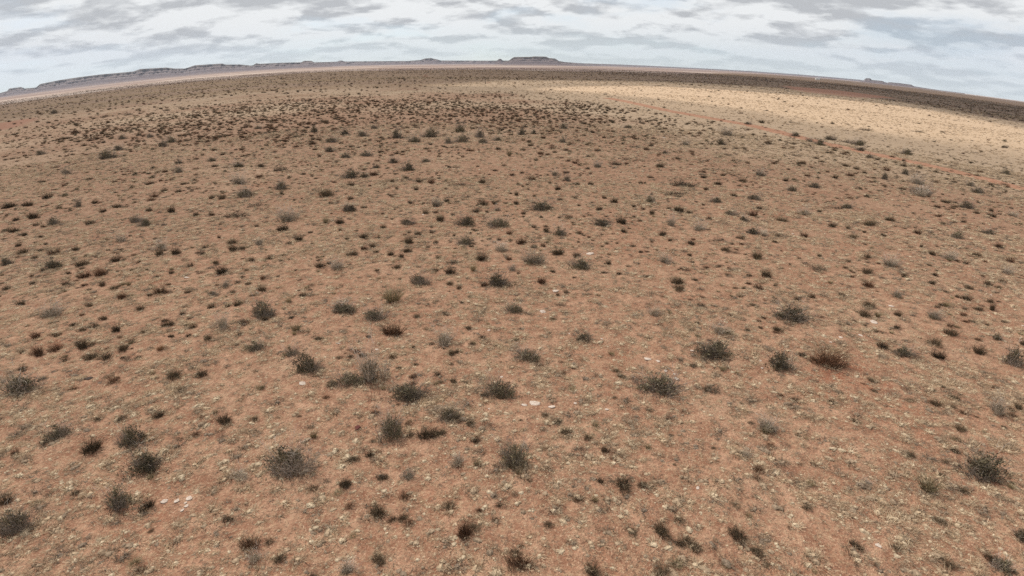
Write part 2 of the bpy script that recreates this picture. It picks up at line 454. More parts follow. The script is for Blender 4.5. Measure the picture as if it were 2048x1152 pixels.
mesa('mesa', [(-260, 238), (-150, 216), (-60, 198), (0, 186), (15, 182), (18, 177), (42, 174), (50, 177), (72, 175), (80, 168), (120, 160), (160, 154), (200, 149), (267, 143),
              (280, 138), (332, 135), (350, 137), (370, 137), (390, 130.5), (445, 127), (450, 129), (480, 129), (500, 131), (506, 130.5), (512, 126.5), (520, 127.5), (560, 125.5),
              (603, 124.5), (608, 121.5), (623, 121.5), (628, 124.5), (660, 124)], 7000, 'long mauve mesa escarpment along the left horizon', seed=1)
mesa('mesa', [(600, 127), (640, 124.5), (675, 123), (679, 121), (684, 121), (690, 123), (760, 122.3), (815, 122), (840, 120), (850, 117), (862, 116), (873, 118.5), (882, 121),
              (960, 121.3), (1060, 121), (1130, 124), (1200, 129)], 9000, 'low far mesa line with a small peak left of the flat-topped butte', seed=2)
mesa('butte', [(1005, 124), (1018, 121), (1023, 117), (1028, 114), (1064, 113.5), (1066, 112.7), (1092, 113.2), (1098, 116), (1110, 117), (1118, 122), (1145, 126.8), (1165, 130), (1185, 132)],
     6500, 'broad flat-topped butte at the centre of the horizon', step=1.5, scale=0.7, seed=3, gully=90)
mesa('butte', [(990, 122), (995, 120.5), (998, 117.8), (1002, 117.6), (1005, 120.5), (1010, 122)], 7600, 'tiny rock knob left of the flat-topped butte', step=1.0, scale=0.3, seed=4, gully=25)
mesa('mesa', [(1140, 128), (1170, 126.5), (1230, 128.5), (1300, 131.5), (1400, 136.5), (1500, 142), (1600, 149), (1660, 154), (1720, 159.5), (1760, 165)], 11000,
     'thin low far plateau line right of the flat-topped butte', seed=5, gully=60)
mesa('butte', [(1722, 162.5), (1727, 160.5), (1732, 156.4), (1740, 156.4), (1744, 160), (1750, 160.5), (1766, 162), (1769, 164), (1775, 165.6), (1778, 164.2), (1797, 166), (1823, 169.3),
               (1828, 172.5), (1845, 175.2), (1884, 181), (1930, 186.5)], 6800, 'small stepped butte ridge on the right horizon', step=1.2, scale=0.5, seed=6, gully=50)

# ------------------------------------------------------------------ cloud overhead: its gap lets full sun onto the pale meadow
CH = 1000.0
SHX, SHY = SUN_DIR.x / SUN_DIR.z * CH, SUN_DIR.y / SUN_DIR.z * CH
LIT = poly_world([(820, 171), (900, 167), (1000, 164), (1150, 163), (1300, 166), (1500, 178), (1700, 196), (1850, 219), (2048, 257), (2400, 345),
                  (2400, 380), (2048, 297), (1900, 279), (1750, 263), (1600, 245), (1450, 228), (1300, 210), (1180, 190), (1000, 174), (880, 173)])
cx = np.concatenate([np.linspace(-4500, -320, 60), np.linspace(-300, 500, 115), np.linspace(520, 5200, 70)]); cy = np.concatenate([np.linspace(-300, 0, 14), np.linspace(8, 480, 80), np.linspace(500, 6800, 120)])
CXX, CYY = np.meshgrid(cx, cy, indexing='xy')
gx_, gy_ = CXX.ravel(), CYY.ravel()
gr_ = np.hypot(gx_, gy_)
dens = 0.05 + 0.20 * sstep(22, 50, gr_) + 0.33 * sstep(45, 110, gr_) + 0.18 * (fbm(gx_ / 60, gy_ / 60, 3) - 0.5)                     # thin veil above the foreground
thick = sstep(170, 270, gr_ + 60 * (fbm(gx_ / 150 + 4, gy_ / 150, 3) - 0.5)) * (0.12 + 0.66 * sstep(-150, 100, gx_ + 0.05 * gy_))
dens = dens + (1.0 - dens) * 0.9 * thick
lit = sstep(-8, 10, in_poly_sd(gx_, gy_, LIT) + 16 * (fbm(gx_ / 40 + 9, gy_ / 40, 3) - 0.5))
dens = dens * (1 - lit) * (1 - 0.65 * sstep(950, 1500, gr_ * (0.85 + 0.3 * fbm(gx_ / 500, gy_ / 500, 3))))
fade = sstep(0, 600, gx_ + 4500) * sstep(0, 600, 5200 - gx_) * sstep(0, 150, gy_ + 300) * sstep(0, 900, 6800 - gy_)
dens = np.clip(dens * fade, 0, 1)
zt = CH + 8 + 110 * dens * (0.5 + fbm(gx_ / 90, gy_ / 90, 4)); zb = CH - 4 - 22 * dens * fbm(gx_ / 70 + 8, gy_ / 70, 3)
nr_, nc_ = len(cy), len(cx)
Vt = np.stack([gx_ + SHX, gy_ + SHY, zt], 1); Vb = np.stack([gx_ + SHX, gy_ + SHY, zb], 1)
def cloud_material():
    m = bpy.data.materials.new('cloud_vapour'); m.use_nodes = True; t = NT(m.node_tree)
    out = t.n('ShaderNodeOutputMaterial'); tr = t.n('ShaderNodeBsdfTransparent'); tl = t.n('ShaderNodeBsdfTranslucent'); mxs = t.n('ShaderNodeMixShader')
    tl.inputs[0].default_value = (0.5, 0.5, 0.5, 1)
    a = t.attr('veil').outputs['Fac']
    t.l(a, mxs.inputs[0]); t.l(tr.outputs[0], mxs.inputs[1]); t.l(tl.outputs[0], mxs.inputs[2]); t.l(mxs.outputs[0], out.inputs[0])
    return m
M_CLOUD = cloud_material()
rb = np.arange(nr_ * nc_).reshape(nr_, nc_)[::-1].ravel()
cme = grid_mesh('cloud', np.concatenate([Vt, Vb[rb]]), nr_ * 2, nc_, M_CLOUD)
alpha = 1 - np.sqrt(1 - 0.97 * dens)
fattr(cme, 'veil', np.concatenate([alpha, alpha[rb]]))
link('cloud', cme, kind='structure', label='broken cloud sheet drifting over the plain')

# ------------------------------------------------------------------ plants: prototypes
def stems_mesh(name, n, spread, h_lo, h_hi, width, mat_, seed, curve=0.35, forks=0, up=0.0, base_r=0.10, seg=2, flat=False, clumps=1):
    """bundle of thin tapering stems spread over a half-ellipsoid of unit height; foot at the origin"""
    R = random.Random(seed); vs = []; fs = []; H = []; VV = []
    def strip(p0, d, L, w_, sg, h0, val):
        side = Vector((R.uniform(-1, 1), R.uniform(-1, 1), R.uniform(-0.3, 0.3)))
        side = d.cross(side)
        side = side.normalized() if side.length > 1e-4 else Vector((1, 0, 0))
        p = p0.copy(); dd = d.copy(); b0 = len(vs)
        bend = Vector((R.uniform(-1, 1), R.uniform(-1, 1), R.uniform(-0.9, 0.5))) * curve
        pts = []
        for k in range(sg + 1):
            f = k / sg; ww = w_ * (1 - 0.8 * f)
            vs.append(p + side * ww); vs.append(p - side * ww)
            hh = min(1.0, max(0.0, p.z)); H.extend((hh, hh)); VV.extend((val, val)); pts.append(p.copy())
            dd = (dd + bend / sg).normalized(); p = p + dd * (L / sg)
        for k in range(sg):
            a = b0 + 2 * k; fs.append((a, a + 1, a + 3, a + 2))
        return pts, dd
    CL = [(0.0, 0.0, 1.0)] + [(R.uniform(-0.5, 0.5), R.uniform(-0.5, 0.5), R.uniform(0.3, 0.9)) for _ in range(clumps - 1)]
    for i in range(n):
        cxl, cyl, csl = R.choice(CL)
        az = R.uniform(0, 2 * math.pi); tilt = (R.random() ** 0.6) * spread
        d = Vector((math.cos(az) * math.sin(tilt), math.sin(az) * math.sin(tilt), math.cos(tilt) + up)).normalized()
        rb = base_r * math.sqrt(R.random())
        a2 = az + R.uniform(-0.9, 0.9)
        p0 = Vector((cxl + math.cos(a2) * rb, cyl + math.sin(a2) * rb, -0.03))
        L = R.uniform(h_lo, h_hi) * csl
        pts, dd = strip(p0, d, L, width * R.uniform(0.6, 1.2), seg, 0, R.random())
        for k in range(forks):
            q = pts[R.randint(1, len(pts) - 1)]
            d2 = (dd + Vector((R.uniform(-1, 1), R.uniform(-1, 1), R.uniform(-0.5, 0.9))) * 0.75).normalized()
            strip(q, d2, L * R.uniform(0.2, 0.5), width * 0.6, 1, 0, R.random())
    if flat:
        for q in range(R.randint(1, 3)):          # thatched crown under the blades
            cxx, cyy = (0, 0) if q == 0 else (R.uniform(-.5, .5), R.uniform(-.5, .5)); rad = base_r * R.uniform(0.7, 1.1) * flat; hh = R.uniform(0.36, 0.55) * flat; b0 = len(vs)
            for lv, (kk, zz_) in enumerate(((1.0, -0.1), (0.85, 0.5), (0.5, 0.9))):
                for i in range(7):
                    a_ = 6.283 * i / 7 + R.uniform(-.25, .25); r_ = rad * kk * R.uniform(0.55, 1.3)
                    vs.append(Vector((cxx + math.cos(a_) * r_, cyy + math.sin(a_) * r_, hh * zz_ * R.uniform(0.55, 1.35)))); H.append(max(0.0, zz_ * 0.4 * (2 * flat - 0.6)) * R.uniform(0.3, 1.5)); VV.append(R.random() * 0.8 + (0.6 - flat * 0.6))
            vs.append(Vector((cxx, cyy, hh))); H.append(0.4); VV.append(0.3)
            for lv in range(2):
                for i in range(7): fs.append((b0 + lv * 7 + i, b0 + lv * 7 + (i + 1) % 7, b0 + lv * 7 + 7 + (i + 1) % 7, b0 + lv * 7 + 7 + i))
            for i in range(7): fs.append((b0 + 14 + i, b0 + 14 + (i + 1) % 7, b0 + 21))
    me = mesh_from(name, vs, fs, mat=mat_)
    fattr(me, 'h', H); fattr(me, 'v', VV)
    return me
def leaf_mesh(name, n, size, mat_, seed, zmax=0.75, rad=0.5, lobes=5):
    """small leaf flakes in ragged clumps inside a low mound"""
    R = random.Random(seed); vs = []; fs = []; H = []; VV = []
    cl = []
    for k in range(lobes * 3):
        a = R.uniform(0, 6.283); rr = rad * R.uniform(0.15, 0.95)
        cl.append((math.cos(a) * rr, math.sin(a) * rr, zmax * R.uniform(0.1, 0.9) * (1.15 - rr / rad * 0.8), R.uniform(0.10, 0.24), R.random()))
    for i in range(n):
        c = R.choice(cl); s = c[3]
        p = Vector((c[0] + R.gauss(0, s * 0.55), c[1] + R.gauss(0, s * 0.55), max(0.0, c[2] + R.gauss(0, s * 0.5))))
        if i % 5 == 0: p = Vector((R.gauss(0, rad * 0.75), R.gauss(0, rad * 0.75), R.uniform(0.0, 0.06)))   # litter round the foot
        d = Vector((R.uniform(-1, 1) + p.x, R.uniform(-1, 1) + p.y, R.uniform(-0.2, 1.3))).normalized()
        sd = d.cross(Vector((R.uniform(-1, 1), R.uniform(-1, 1), R.uniform(-1, 1)))).normalized()
        L = size * R.uniform(0.6, 1.7); b0 = len(vs)
        vs += [p - sd * L * 0.16, p + sd * L * 0.16, p + d * L]
        fs.append((b0, b0 + 1, b0 + 2)); hv = min(1, p.z); val = min(1, max(0, c[4] * 0.6 + R.random() * 0.4))
        H += [hv] * 3; VV += [val] * 3
    me = mesh_from(name, vs, fs, mat=mat_)
    fattr(me, 'h', H); fattr(me, 'v', VV)
    return me
NV = 7
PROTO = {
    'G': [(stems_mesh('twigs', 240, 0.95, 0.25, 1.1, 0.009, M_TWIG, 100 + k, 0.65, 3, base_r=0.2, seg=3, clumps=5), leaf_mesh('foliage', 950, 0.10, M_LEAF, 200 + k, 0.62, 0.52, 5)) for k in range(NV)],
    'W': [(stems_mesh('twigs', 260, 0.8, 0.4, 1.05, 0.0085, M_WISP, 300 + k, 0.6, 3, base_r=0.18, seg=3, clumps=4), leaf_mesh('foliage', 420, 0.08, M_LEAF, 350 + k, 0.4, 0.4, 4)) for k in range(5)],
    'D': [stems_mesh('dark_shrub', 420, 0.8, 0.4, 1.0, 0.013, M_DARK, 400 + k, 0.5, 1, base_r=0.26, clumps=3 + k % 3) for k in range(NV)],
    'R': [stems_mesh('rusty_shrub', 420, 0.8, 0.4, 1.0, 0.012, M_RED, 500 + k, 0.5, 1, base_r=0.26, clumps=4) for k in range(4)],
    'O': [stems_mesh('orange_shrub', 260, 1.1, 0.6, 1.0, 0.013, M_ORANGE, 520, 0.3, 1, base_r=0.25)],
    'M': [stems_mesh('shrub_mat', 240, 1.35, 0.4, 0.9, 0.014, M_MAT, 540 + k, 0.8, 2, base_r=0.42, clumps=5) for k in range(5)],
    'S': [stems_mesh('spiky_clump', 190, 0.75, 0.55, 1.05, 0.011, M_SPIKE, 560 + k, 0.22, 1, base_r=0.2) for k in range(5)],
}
def ext(me_list):
    a = np.concatenate([np.array([v.co[:] for v in me.vertices]) for me in me_list])
    return float(np.percentile(np.abs(a[:, :2]), 97)) * 2, float(np.percentile(a[:, 2], 98.5))
EXT = {k: [ext(p if isinstance(p, tuple) else (p,)) for p in v] for k, v in PROTO.items()}
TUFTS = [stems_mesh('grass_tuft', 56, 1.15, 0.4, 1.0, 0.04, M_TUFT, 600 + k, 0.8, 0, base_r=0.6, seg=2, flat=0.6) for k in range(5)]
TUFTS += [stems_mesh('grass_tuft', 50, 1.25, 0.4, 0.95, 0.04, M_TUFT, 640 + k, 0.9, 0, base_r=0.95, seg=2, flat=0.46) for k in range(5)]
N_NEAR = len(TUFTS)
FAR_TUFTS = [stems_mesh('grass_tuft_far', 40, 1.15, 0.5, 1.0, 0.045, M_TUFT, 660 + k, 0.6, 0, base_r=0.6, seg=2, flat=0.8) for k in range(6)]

KIND = {'G': 'grey_shrub', 'W': 'wispy_shrub', 'D': 'dark_shrub', 'R': 'rusty_shrub', 'O': 'orange_shrub', 'M': 'shrub_mat', 'S': 'spiky_clump'}
THINGS = []     # dict(obj, kind, px, py, wpx, label)
_cnt = {}
def place_plant(kind, x, y, width, height, px_, py_, wpx, label=None):
    protos = PROTO[kind]; i = _cnt.get(kind, 0); _cnt[kind] = i + 1
    k = (i * 3 + i // 5) % len(protos); p = protos[k]; ew, eh = EXT[kind][k]
    z = float(terrain(x, y) + hummock(x, y)) - 0.02
    s = (width / ew, width / ew * random.uniform(0.85, 1.1), height / eh)
    rz = random.uniform(0, 6.283)
    if kind in 'GR' and width > 1.5 * height: rz = random.choice((0, math.pi)) + random.uniform(-0.35, 0.35); s = (s[0], s[1] * 0.72, s[2])
    if kind == 'M': rz = random.choice((0, math.pi)) + random.uniform(-0.2, 0.2); s = (s[0], s[1] * 0.7, s[2])
    if isinstance(p, tuple):
        o = bpy.data.objects.new(KIND[kind], None); col.objects.link(o)
        o.empty_display_size = 0.1
        for nm, me in zip(('twigs', 'foliage'), p):
            c = bpy.data.objects.new(nm, me); col.objects.link(c); c.parent = o
    else:
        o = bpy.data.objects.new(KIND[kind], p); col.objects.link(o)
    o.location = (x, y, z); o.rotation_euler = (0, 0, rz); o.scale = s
    THINGS.append(dict(o=o, k=kind, px=px_, py=py_, w=wpx, label=label))
    return o
def place_px(kind, px_, pyb, wpx, hpx, label=None):
    """px_, pyb: foot of the plant in the photograph; wpx, hpx: its size there"""
    x, y, t = ground_at(px_, pyb)
    dep = math.atan2(CAMZ, math.hypot(x, y)); sd = math.sin(dep)
    yc = pyb - 0.36 * wpx * sd
    x, y, t = ground_at(px_, yc)
    m = t / F
    wid = wpx * m
    h = (hpx * m - 0.55 * wid * sd) / math.cos(dep)
    lo_ = {'M': 0.22, 'G': 0.42, 'R': 0.45, 'W': 0.6, 'S': 0.7}.get(kind, 0.55)
    h = min(max(h, lo_ * wid), (0.4 if kind == 'M' else 1.35) * wid)
    return place_plant(kind, x, y, wid * 1.03, h * 1.02, px_, yc - hpx * 0.25, wpx, label)

# ------------------------------------------------------------------ plants one can pick out, region by region of the photograph
Z = 2.9243
REG = {'A': (0, 758), 'B': (670, 758), 'C': (1348, 758), 'D': (0, 380), 'E': (670, 380), 'F': (1348, 380), 'T': (0, 0), 'U': (670, 0), 'V': (1348, 0)}
PLANTS = {
'A': "140 100 260 140 G;340 355 150 120 G;548 435 120 110 D;790 410 190 150 G;850 560 190 160 G;1700 590 300 240 G;705 770 150 170 G;865 770 90 80 D;100 920 220 190 G;30 740 90 80 D;"
     "1450 1020 140 110 R;1310 270 100 70 D;1060 75 60 45 D;930 220 70 45 D;1835 350 60 70 S;1410 600 100 80 W;1490 250 60 50 D;90 445 50 60 R;310 690 110 60 M;2010 640 90 50 D;1490 1090 120 80 W;"
     "2030 1150 60 40 D;830 1150 90 40 R;270 395 70 50 M;740 600 70 50 M;120 330 60 30 M",
'B': "430 140 230 130 G;970 130 200 150 G;1900 110 270 120 G;330 360 150 170 G;665 265 150 120 G;545 360 120 90 D;1055 530 170 190 G;715 520 100 90 W;205 460 60 60 D;250 810 110 100 D;335 835 60 50 D;"
     "755 950 110 120 R;1090 1130 190 120 R;1505 1150 110 100 D;1915 930 110 100 D;1555 620 50 50 D;1690 660 120 90 D;1350 330 60 60 D;1440 440 80 50 M;1570 440 60 60 D;1890 1152 120 60 D;1230 235 50 40 D;"
     "75 640 70 50 D;610 190 80 40 M;545 850 50 45 M;1640 450 50 40 M;60 1150 120 50 W;430 600 90 60 W",
'C': "370 950 130 100 D;1055 1000 75 70 D;1535 165 80 60 D;1645 130 60 50 D;1670 305 70 55 D;1890 210 90 120 W;2010 180 50 50 D;1820 600 280 180 G;1480 680 140 140 S;1870 1080 110 90 D;1920 1140 150 110 G;"
     "2030 960 120 100 G;1380 450 60 50 D;1140 630 60 50 W;540 320 140 80 W;1300 1010 80 50 D;1610 1100 90 60 D;1780 520 120 90 D;410 460 80 60 W;30 980 70 60 D;1180 1100 40 30 D",
'D': "60 105 70 45 D;170 95 60 40 D;285 50 60 40 D;465 100 50 60 W;560 80 35 30 D;605 130 40 35 D;200 170 70 50 D;320 205 80 55 G;215 210 40 30 D;800 190 90 50 G;850 215 80 60 G;1010 135 50 50 D;"
     "1305 55 50 40 D;1430 45 90 50 G;1495 105 110 40 M;1385 165 140 60 M;1680 190 130 90 W;1655 240 60 50 D;710 305 70 60 W;520 205 60 30 D;945 350 90 70 W;1515 325 60 50 W;1360 320 60 30 D;45 440 70 60 G;"
     "315 465 110 70 G;475 450 70 50 D;400 495 30 30 D;1185 385 40 30 D;1115 450 50 30 D;1265 435 40 35 D;1420 355 50 25 D;270 320 30 20 D;1905 195 50 50 S;1985 200 60 30 D;2030 125 50 50 G;1910 40 100 40 D;"
     "1570 410 50 30 D;755 565 40 40 S;670 580 40 30 D;600 565 50 40 D;385 560 60 40 D;525 680 50 35 D;290 750 140 100 W;720 640 60 50 R;825 705 60 30 D;605 765 45 35 D;480 830 45 40 D;685 835 60 60 D;"
     "330 860 60 40 D;420 800 50 40 D;1130 810 50 45 D;845 840 50 35 D;990 800 70 50 D;1220 880 50 45 D;1005 865 40 30 D;1105 865 40 30 D;480 930 80 70 D;770 900 50 40 D;725 950 80 50 D;940 945 60 45 O;"
     "1490 950 130 80 G;1305 820 110 110 W;1540 745 130 110 G;1420 795 100 60 M;1730 835 80 70 S;1690 660 50 50 S;1700 980 100 80 G;1790 1085 180 150 G;380 1000 50 35 D;540 995 80 40 D;620 1000 80 45 D;"
     "130 960 40 30 D;1190 1090 80 60 D;1020 1105 100 50 D;665 1130 70 60 R;2000 720 120 80 G;1455 555 40 30 D;1360 605 40 25 D;1245 620 70 40 G;1320 570 50 50 W;985 560 30 20 D;875 625 40 30 D;"
     "920 655 30 25 D;1970 465 100 45 W;1400 855 40 30 D;1800 590 60 25 M;1175 495 70 30 M;1005 490 40 25 D;100 180 40 30 D;110 335 35 30 D;210 405 40 30 D;235 360 35 25 D;145 270 40 30 D;350 110 35 25 D;"
     "730 105 70 25 M;690 105 50 25 D;1240 690 50 45 D;1330 685 40 25 D;560 805 50 35 D;440 355 50 30 D",
'E': "90 130 80 55 G;170 105 40 25 D;590 100 70 60 W;425 205 90 45 G;770 215 110 80 G;960 225 140 70 G;480 270 50 35 D;1205 125 140 70 G;865 90 70 40 D;760 50 70 20 M;715 75 30 20 D;950 125 40 40 W;"
     "1310 270 80 70 G;1565 215 110 60 G;1840 75 60 50 G;1545 120 50 30 D;1960 210 60 80 W;1990 38 130 30 M;2010 130 70 40 D;770 325 110 60 G;970 365 90 40 W;1165 340 40 30 D;960 295 40 25 D;1915 270 50 40 D;"
     "420 370 50 35 D;360 465 50 35 D;1165 440 140 80 W;1430 470 140 80 G;1415 395 60 40 D;1925 430 80 70 W;810 480 50 60 S;1035 475 60 30 W;495 560 130 90 G;960 575 140 100 G;870 570 50 45 R;670 560 50 30 D;"
     "730 580 40 20 D;340 670 160 110 S;60 725 150 70 G;235 765 150 90 G;350 865 150 110 R;1050 725 110 80 G;640 915 130 120 W;685 975 50 50 D;330 985 60 40 D;1455 895 100 80 G;1130 1015 170 80 G;"
     "2005 550 70 55 D;1870 740 90 30 W;1320 690 80 30 M;1815 515 70 25 M;695 440 110 30 M;105 385 60 40 D;30 200 50 40 D;690 150 30 20 D;1220 620 90 35 M;1350 605 40 20 D;820 135 50 25 D",
'F': "690 780 210 130 G;240 1000 230 160 G;610 1065 160 130 G;900 1060 230 110 R;1345 985 140 80 G;1530 915 90 80 D;1630 860 80 60 D;1770 955 80 70 D;1980 1025 120 110 G;1225 935 70 60 D;1125 685 75 35 D;"
     "1310 740 45 45 D;1190 750 50 50 S;720 650 50 40 R;805 630 45 40 D;980 630 50 35 D;1305 630 70 40 W;1590 685 45 50 S;1615 800 60 35 R;1690 735 40 35 R;1860 705 45 55 D;1790 705 50 35 D;1845 660 40 40 D;"
     "1510 760 90 60 W;1715 580 50 35 D;1825 560 50 50 D;1920 545 45 35 D;1900 580 40 30 D;1260 450 100 60 W;1135 400 40 40 D;1125 490 70 40 D;850 390 35 20 D;825 475 130 25 M;1610 410 80 60 W;1770 390 50 30 D;"
     "1945 490 70 60 W;1525 500 40 20 D;155 680 50 35 D;20 550 60 50 D;30 590 80 40 D;605 830 60 45 D;75 480 60 30 M;465 260 90 45 G;525 270 50 40 W;385 290 50 30 D;145 240 90 60 W;330 150 80 40 G;245 75 70 45 G;"
     "465 60 80 40 G;500 115 40 25 D;85 135 40 25 D;30 130 50 40 D;25 45 60 25 M;345 40 45 25 D;405 180 50 40 G;760 150 80 35 W;1010 110 60 40 G;940 110 90 20 M;630 185 60 30 D;1140 210 75 45 D;1015 230 35 25 D;"
     "925 220 50 30 D;1050 285 60 25 D;1440 40 90 55 W;1710 110 90 50 G;1770 20 60 30 G;1655 285 100 50 G;1840 260 80 40 G;1980 155 60 35 W;1570 205 35 25 D;1690 190 30 25 D;1770 140 40 25 D;1850 125 30 25 D;"
     "260 305 90 35 M;95 320 50 25 D;1885 880 70 50 G;2035 910 50 45 D;850 130 35 20 D;265 850 110 50 W;700 1000 60 30 M;1220 270 30 25 D",
'T': "640 930 120 45 G;1395 980 80 40 G;1395 1080 80 70 W;1650 1110 70 60 G;1440 1150 80 60 G;245 905 70 30 G;955 860 60 40 G;1240 945 50 30 G;1045 960 50 35 G;1050 1010 50 40 G;1640 1005 90 50 M;1510 755 50 25 G;"
     "1840 775 50 40 G;720 815 60 30 G;880 805 50 30 G;1000 835 70 40 G;390 1020 60 40 G;700 880 80 30 G;750 675 50 25 M;320 665 60 25 G;2020 790 50 40 G;1940 835 80 40 G;1930 890 60 40 G;2020 925 60 40 G",
'U': "565 805 110 50 G;425 1000 90 55 G;750 835 100 50 G;365 810 70 60 G;730 775 70 60 G;850 805 60 50 G;865 840 60 40 G;950 825 60 30 G;665 840 50 40 G;1335 755 50 40 G;1330 835 50 40 G;100 1045 110 50 G;"
     "170 1040 60 40 G;1020 915 40 50 S;1095 790 50 40 G;1160 785 40 30 G;465 835 90 40 G;165 800 70 40 G;230 755 50 30 G;1745 865 80 18 M;1640 970 90 35 M;1535 980 60 40 W;1705 935 50 20 M;2000 1090 120 50 M;"
     "735 1095 110 30 M;1145 1055 60 35 R;1285 1030 60 40 W;1930 900 40 25 G;1715 750 50 20 G;1580 553 30 12 M;340 955 60 40 G;245 985 50 30 G;530 950 60 30 G;710 985 50 40 M;1360 1060 40 50 W;180 915 80 40 G",
'V': "315 795 90 35 W;270 850 60 40 G;845 850 70 40 G;910 820 70 35 G;705 800 60 30 G;790 830 50 30 W;1075 850 90 25 G;1085 885 60 30 G;1140 925 40 30 G;1005 835 80 15 M;820 1100 80 40 G;690 1120 60 40 G;"
     "1440 1140 110 60 W;1425 1080 90 40 W;1730 1090 50 35 G;1775 1130 80 40 G;1230 1050 40 40 G;945 1045 35 30 D;80 1100 130 50 M;405 1065 40 30 D;655 1060 40 25 D;500 1030 70 45 W;1935 1020 60 30 G;1350 1020 60 25 G;"
     "65 850 60 30 W;1355 905 80 20 G;1120 765 80 14 M;1430 775 60 12 M;1930 865 40 20 G;430 730 50 20 G;510 720 40 20 D;715 915 60 15 M;310 910 50 20 M;170 1010 35 20 D;290 1030 35 20 D;1110 1015 35 20 D;1525 1010 30 20 D",
}
PLACED = []
for rg, s in PLANTS.items():
    ox, oy = REG[rg]
    for it in s.split(';'):
        a = it.split()
        x_, y_, w_, h_ = (float(v) / Z for v in a[:4])
        place_px(a[4], ox + x_, oy + y_, w_, h_)
# the tall pale-topped bush with its low green companion
place_px('W', 740, 770, 62, 92, 'tall pale-topped bush with bare grey twigs left of centre')
place_px('G', 703, 778, 62, 30, 'low spreading olive bush at the foot of the tall pale-topped bush')

# landmarks: the plant nearest each point gets its own words, others are described from it
LAND = [(738, 750, 'tall pale-topped bush', None), (582, 925, 'biggest bush lower left', 'biggest grey twiggy bush in the lower left foreground'),
    (1318, 785, 'long low bush right of centre', 'long low olive bush sloping down, right of the white slabs'),
    (1970, 945, 'forked bush at lower right', 'large forked grey bush near the lower right edge'), (1043, 1130, 'wide rusty bush at the bottom edge', 'wide rusty brown bush cut by the bottom edge at centre'),
    (1474, 1065, 'round black bush at lower right', 'round blackish bush alone on bare soil at the lower right'), (1430, 700, 'broad twiggy bush right of centre', 'broad twiggy grey bush with dark heart right of centre'),
    (1584, 630, 'leaning bush on the right', 'big dark leaning bush in the right half of the plain'), (48, 775, 'broad bush at the left edge', 'broad grey-topped bush at the left edge of the photo'),
    (1002, 785, 'squat bush above the white slabs', 'squat olive bush just up-left of the white slabs'), (787, 598, 'upright olive clump', 'upright olive clump with brush-like top left of centre'),
    (998, 560, 'purplish bush near the middle', 'rounded purplish grey bush near the middle of the photo'), (527, 620, 'upright bush in the left half', 'upright grey-green bush beside a dark mat in the left half'),
    (575, 435, 'pale feathery bush upper left', 'pale feathery bush standing over the upper left plain'), (1082, 415, 'flat bush upper centre', 'flat-topped grey bush in the upper centre of the plain'),
    (1354, 368, 'black mat upper right', 'long blackish mat of dead brush on the upper right plain'), (863, 270, 'wide bush in the dark thicket', 'wide grey bush in the far thicket above centre'),
    (1159, 532, 'wide bush up-right of centre', 'wide dark-based bush a little up and right of centre'), (107, 530, 'dark bush on the left', 'dark rounded bush on the far left at mid height'),
    (1656, 728, 'long rusty bush lower right', 'long rusty brown bush stretched sideways in the lower right'), (1854, 970, 'spiky olive clump', 'spiky olive clump left of the forked bush'),
    (321, 697, 'orange bush', 'small rounded orange-brown bush on the left plain'), (1031, 915, 'tall bush below centre', 'tall grey-brown bush below the white slabs'),
    (35, 1050, 'bush at the lower left corner', 'large grey-olive bush at the lower left corner'), (1934, 466, 'low bush on the far right', 'low olive bush on the far right below the track'),
    (1636, 287, 'bush beside the track', 'grey bush standing beside the dirt track'), (220, 316, 'dark bush upper far left', 'wide dark bush on the upper far left plain'),
    (2020, 715, 'round bush at the right edge', 'round dark bush at the right edge, mid height'), (784, 860, 'ragged bush below the tall one', 'ragged grey-green bush below the tall pale-topped bush'),
    (1325, 1060, 'small round bush at bottom centre right', 'small dark round bush near the bottom right of centre'), (1880, 390, 'bush right of the track bend', 'grey bush on the right plain between track and edge')]
landmarks = []
for lx, ly, short, full in LAND:
    best = min(THINGS, key=lambda d: math.hypot(d['px'] - lx, d['py'] - ly) if d.get('lm') is None else 1e9)
    best['lm'] = short
    if full: best['label'] = full
    landmarks.append((best['px'], best['py'], short))

landmarks += [(365, 1003, 'white stones at lower left'), (1070, 807, 'white slabs at centre'), (1757, 1091, 'lumpy white stone at bottom right'), (1396, 976, 'lone white stone'),
              (1675, 672, 'right half stone scatter'), (1320, 728, 'pale scatter right of centre')]
# ------------------------------------------------------------------ more small shrubs, scattered where the photograph thickens
def shrub_density(x, y):
    """relative crowding of small dark shrubs over the plain"""
    px_, py_, d_ = project(x, y, terrain(x, y))
    n = fbm(x / 18 + 11, y / 18 + 5, 3); n2 = fbm(x / 60 + 31, y / 60 + 15, 3)
    d = 0.25 + sstep(0.42, 0.62, n) * 0.9 + sstep(0.45, 0.6, n2) * 0.5
    band = np.exp(-((py_ - 232) / 66.0) ** 2)
    left = sstep(1500, 1000, px_)
    d = d * (0.45 + 1.4 * band * left)
    d = d * (1 - 0.88 * sstep(-6, 10, in_poly_sd(x, y, MEADOW)))
    d = d * (1 - 0.85 * sstep(110, 205, np.hypot(x, y) + 50 * (n2 - 0.5)))
    return d
def sector(n, r0, r1, half=50):
    rr = np.sqrt(rng.random(n) * (r1 * r1 - r0 * r0) + r0 * r0); aa = np.radians((rng.random(n) * 2 - 1) * half)
    return rr * np.sin(aa), rr * np.cos(aa)
def min_gap_ok(px_, py_, wp):
    for d in THINGS:
        if abs(d['px'] - px_) < 0.5 * (d['w'] + wp) and abs(d['py'] - py_) < 0.35 * (d['w'] + wp): return False
    return True
sx, sy = sector(34000, 22, 215, 44)
acc = rng.random(len(sx)) < np.clip(shrub_density(sx, sy) * 0.55, 0, 1)
sx, sy = sx[acc], sy[acc]
order = np.argsort(np.hypot(sx, sy))
SMALL_REST = []
quota = 190
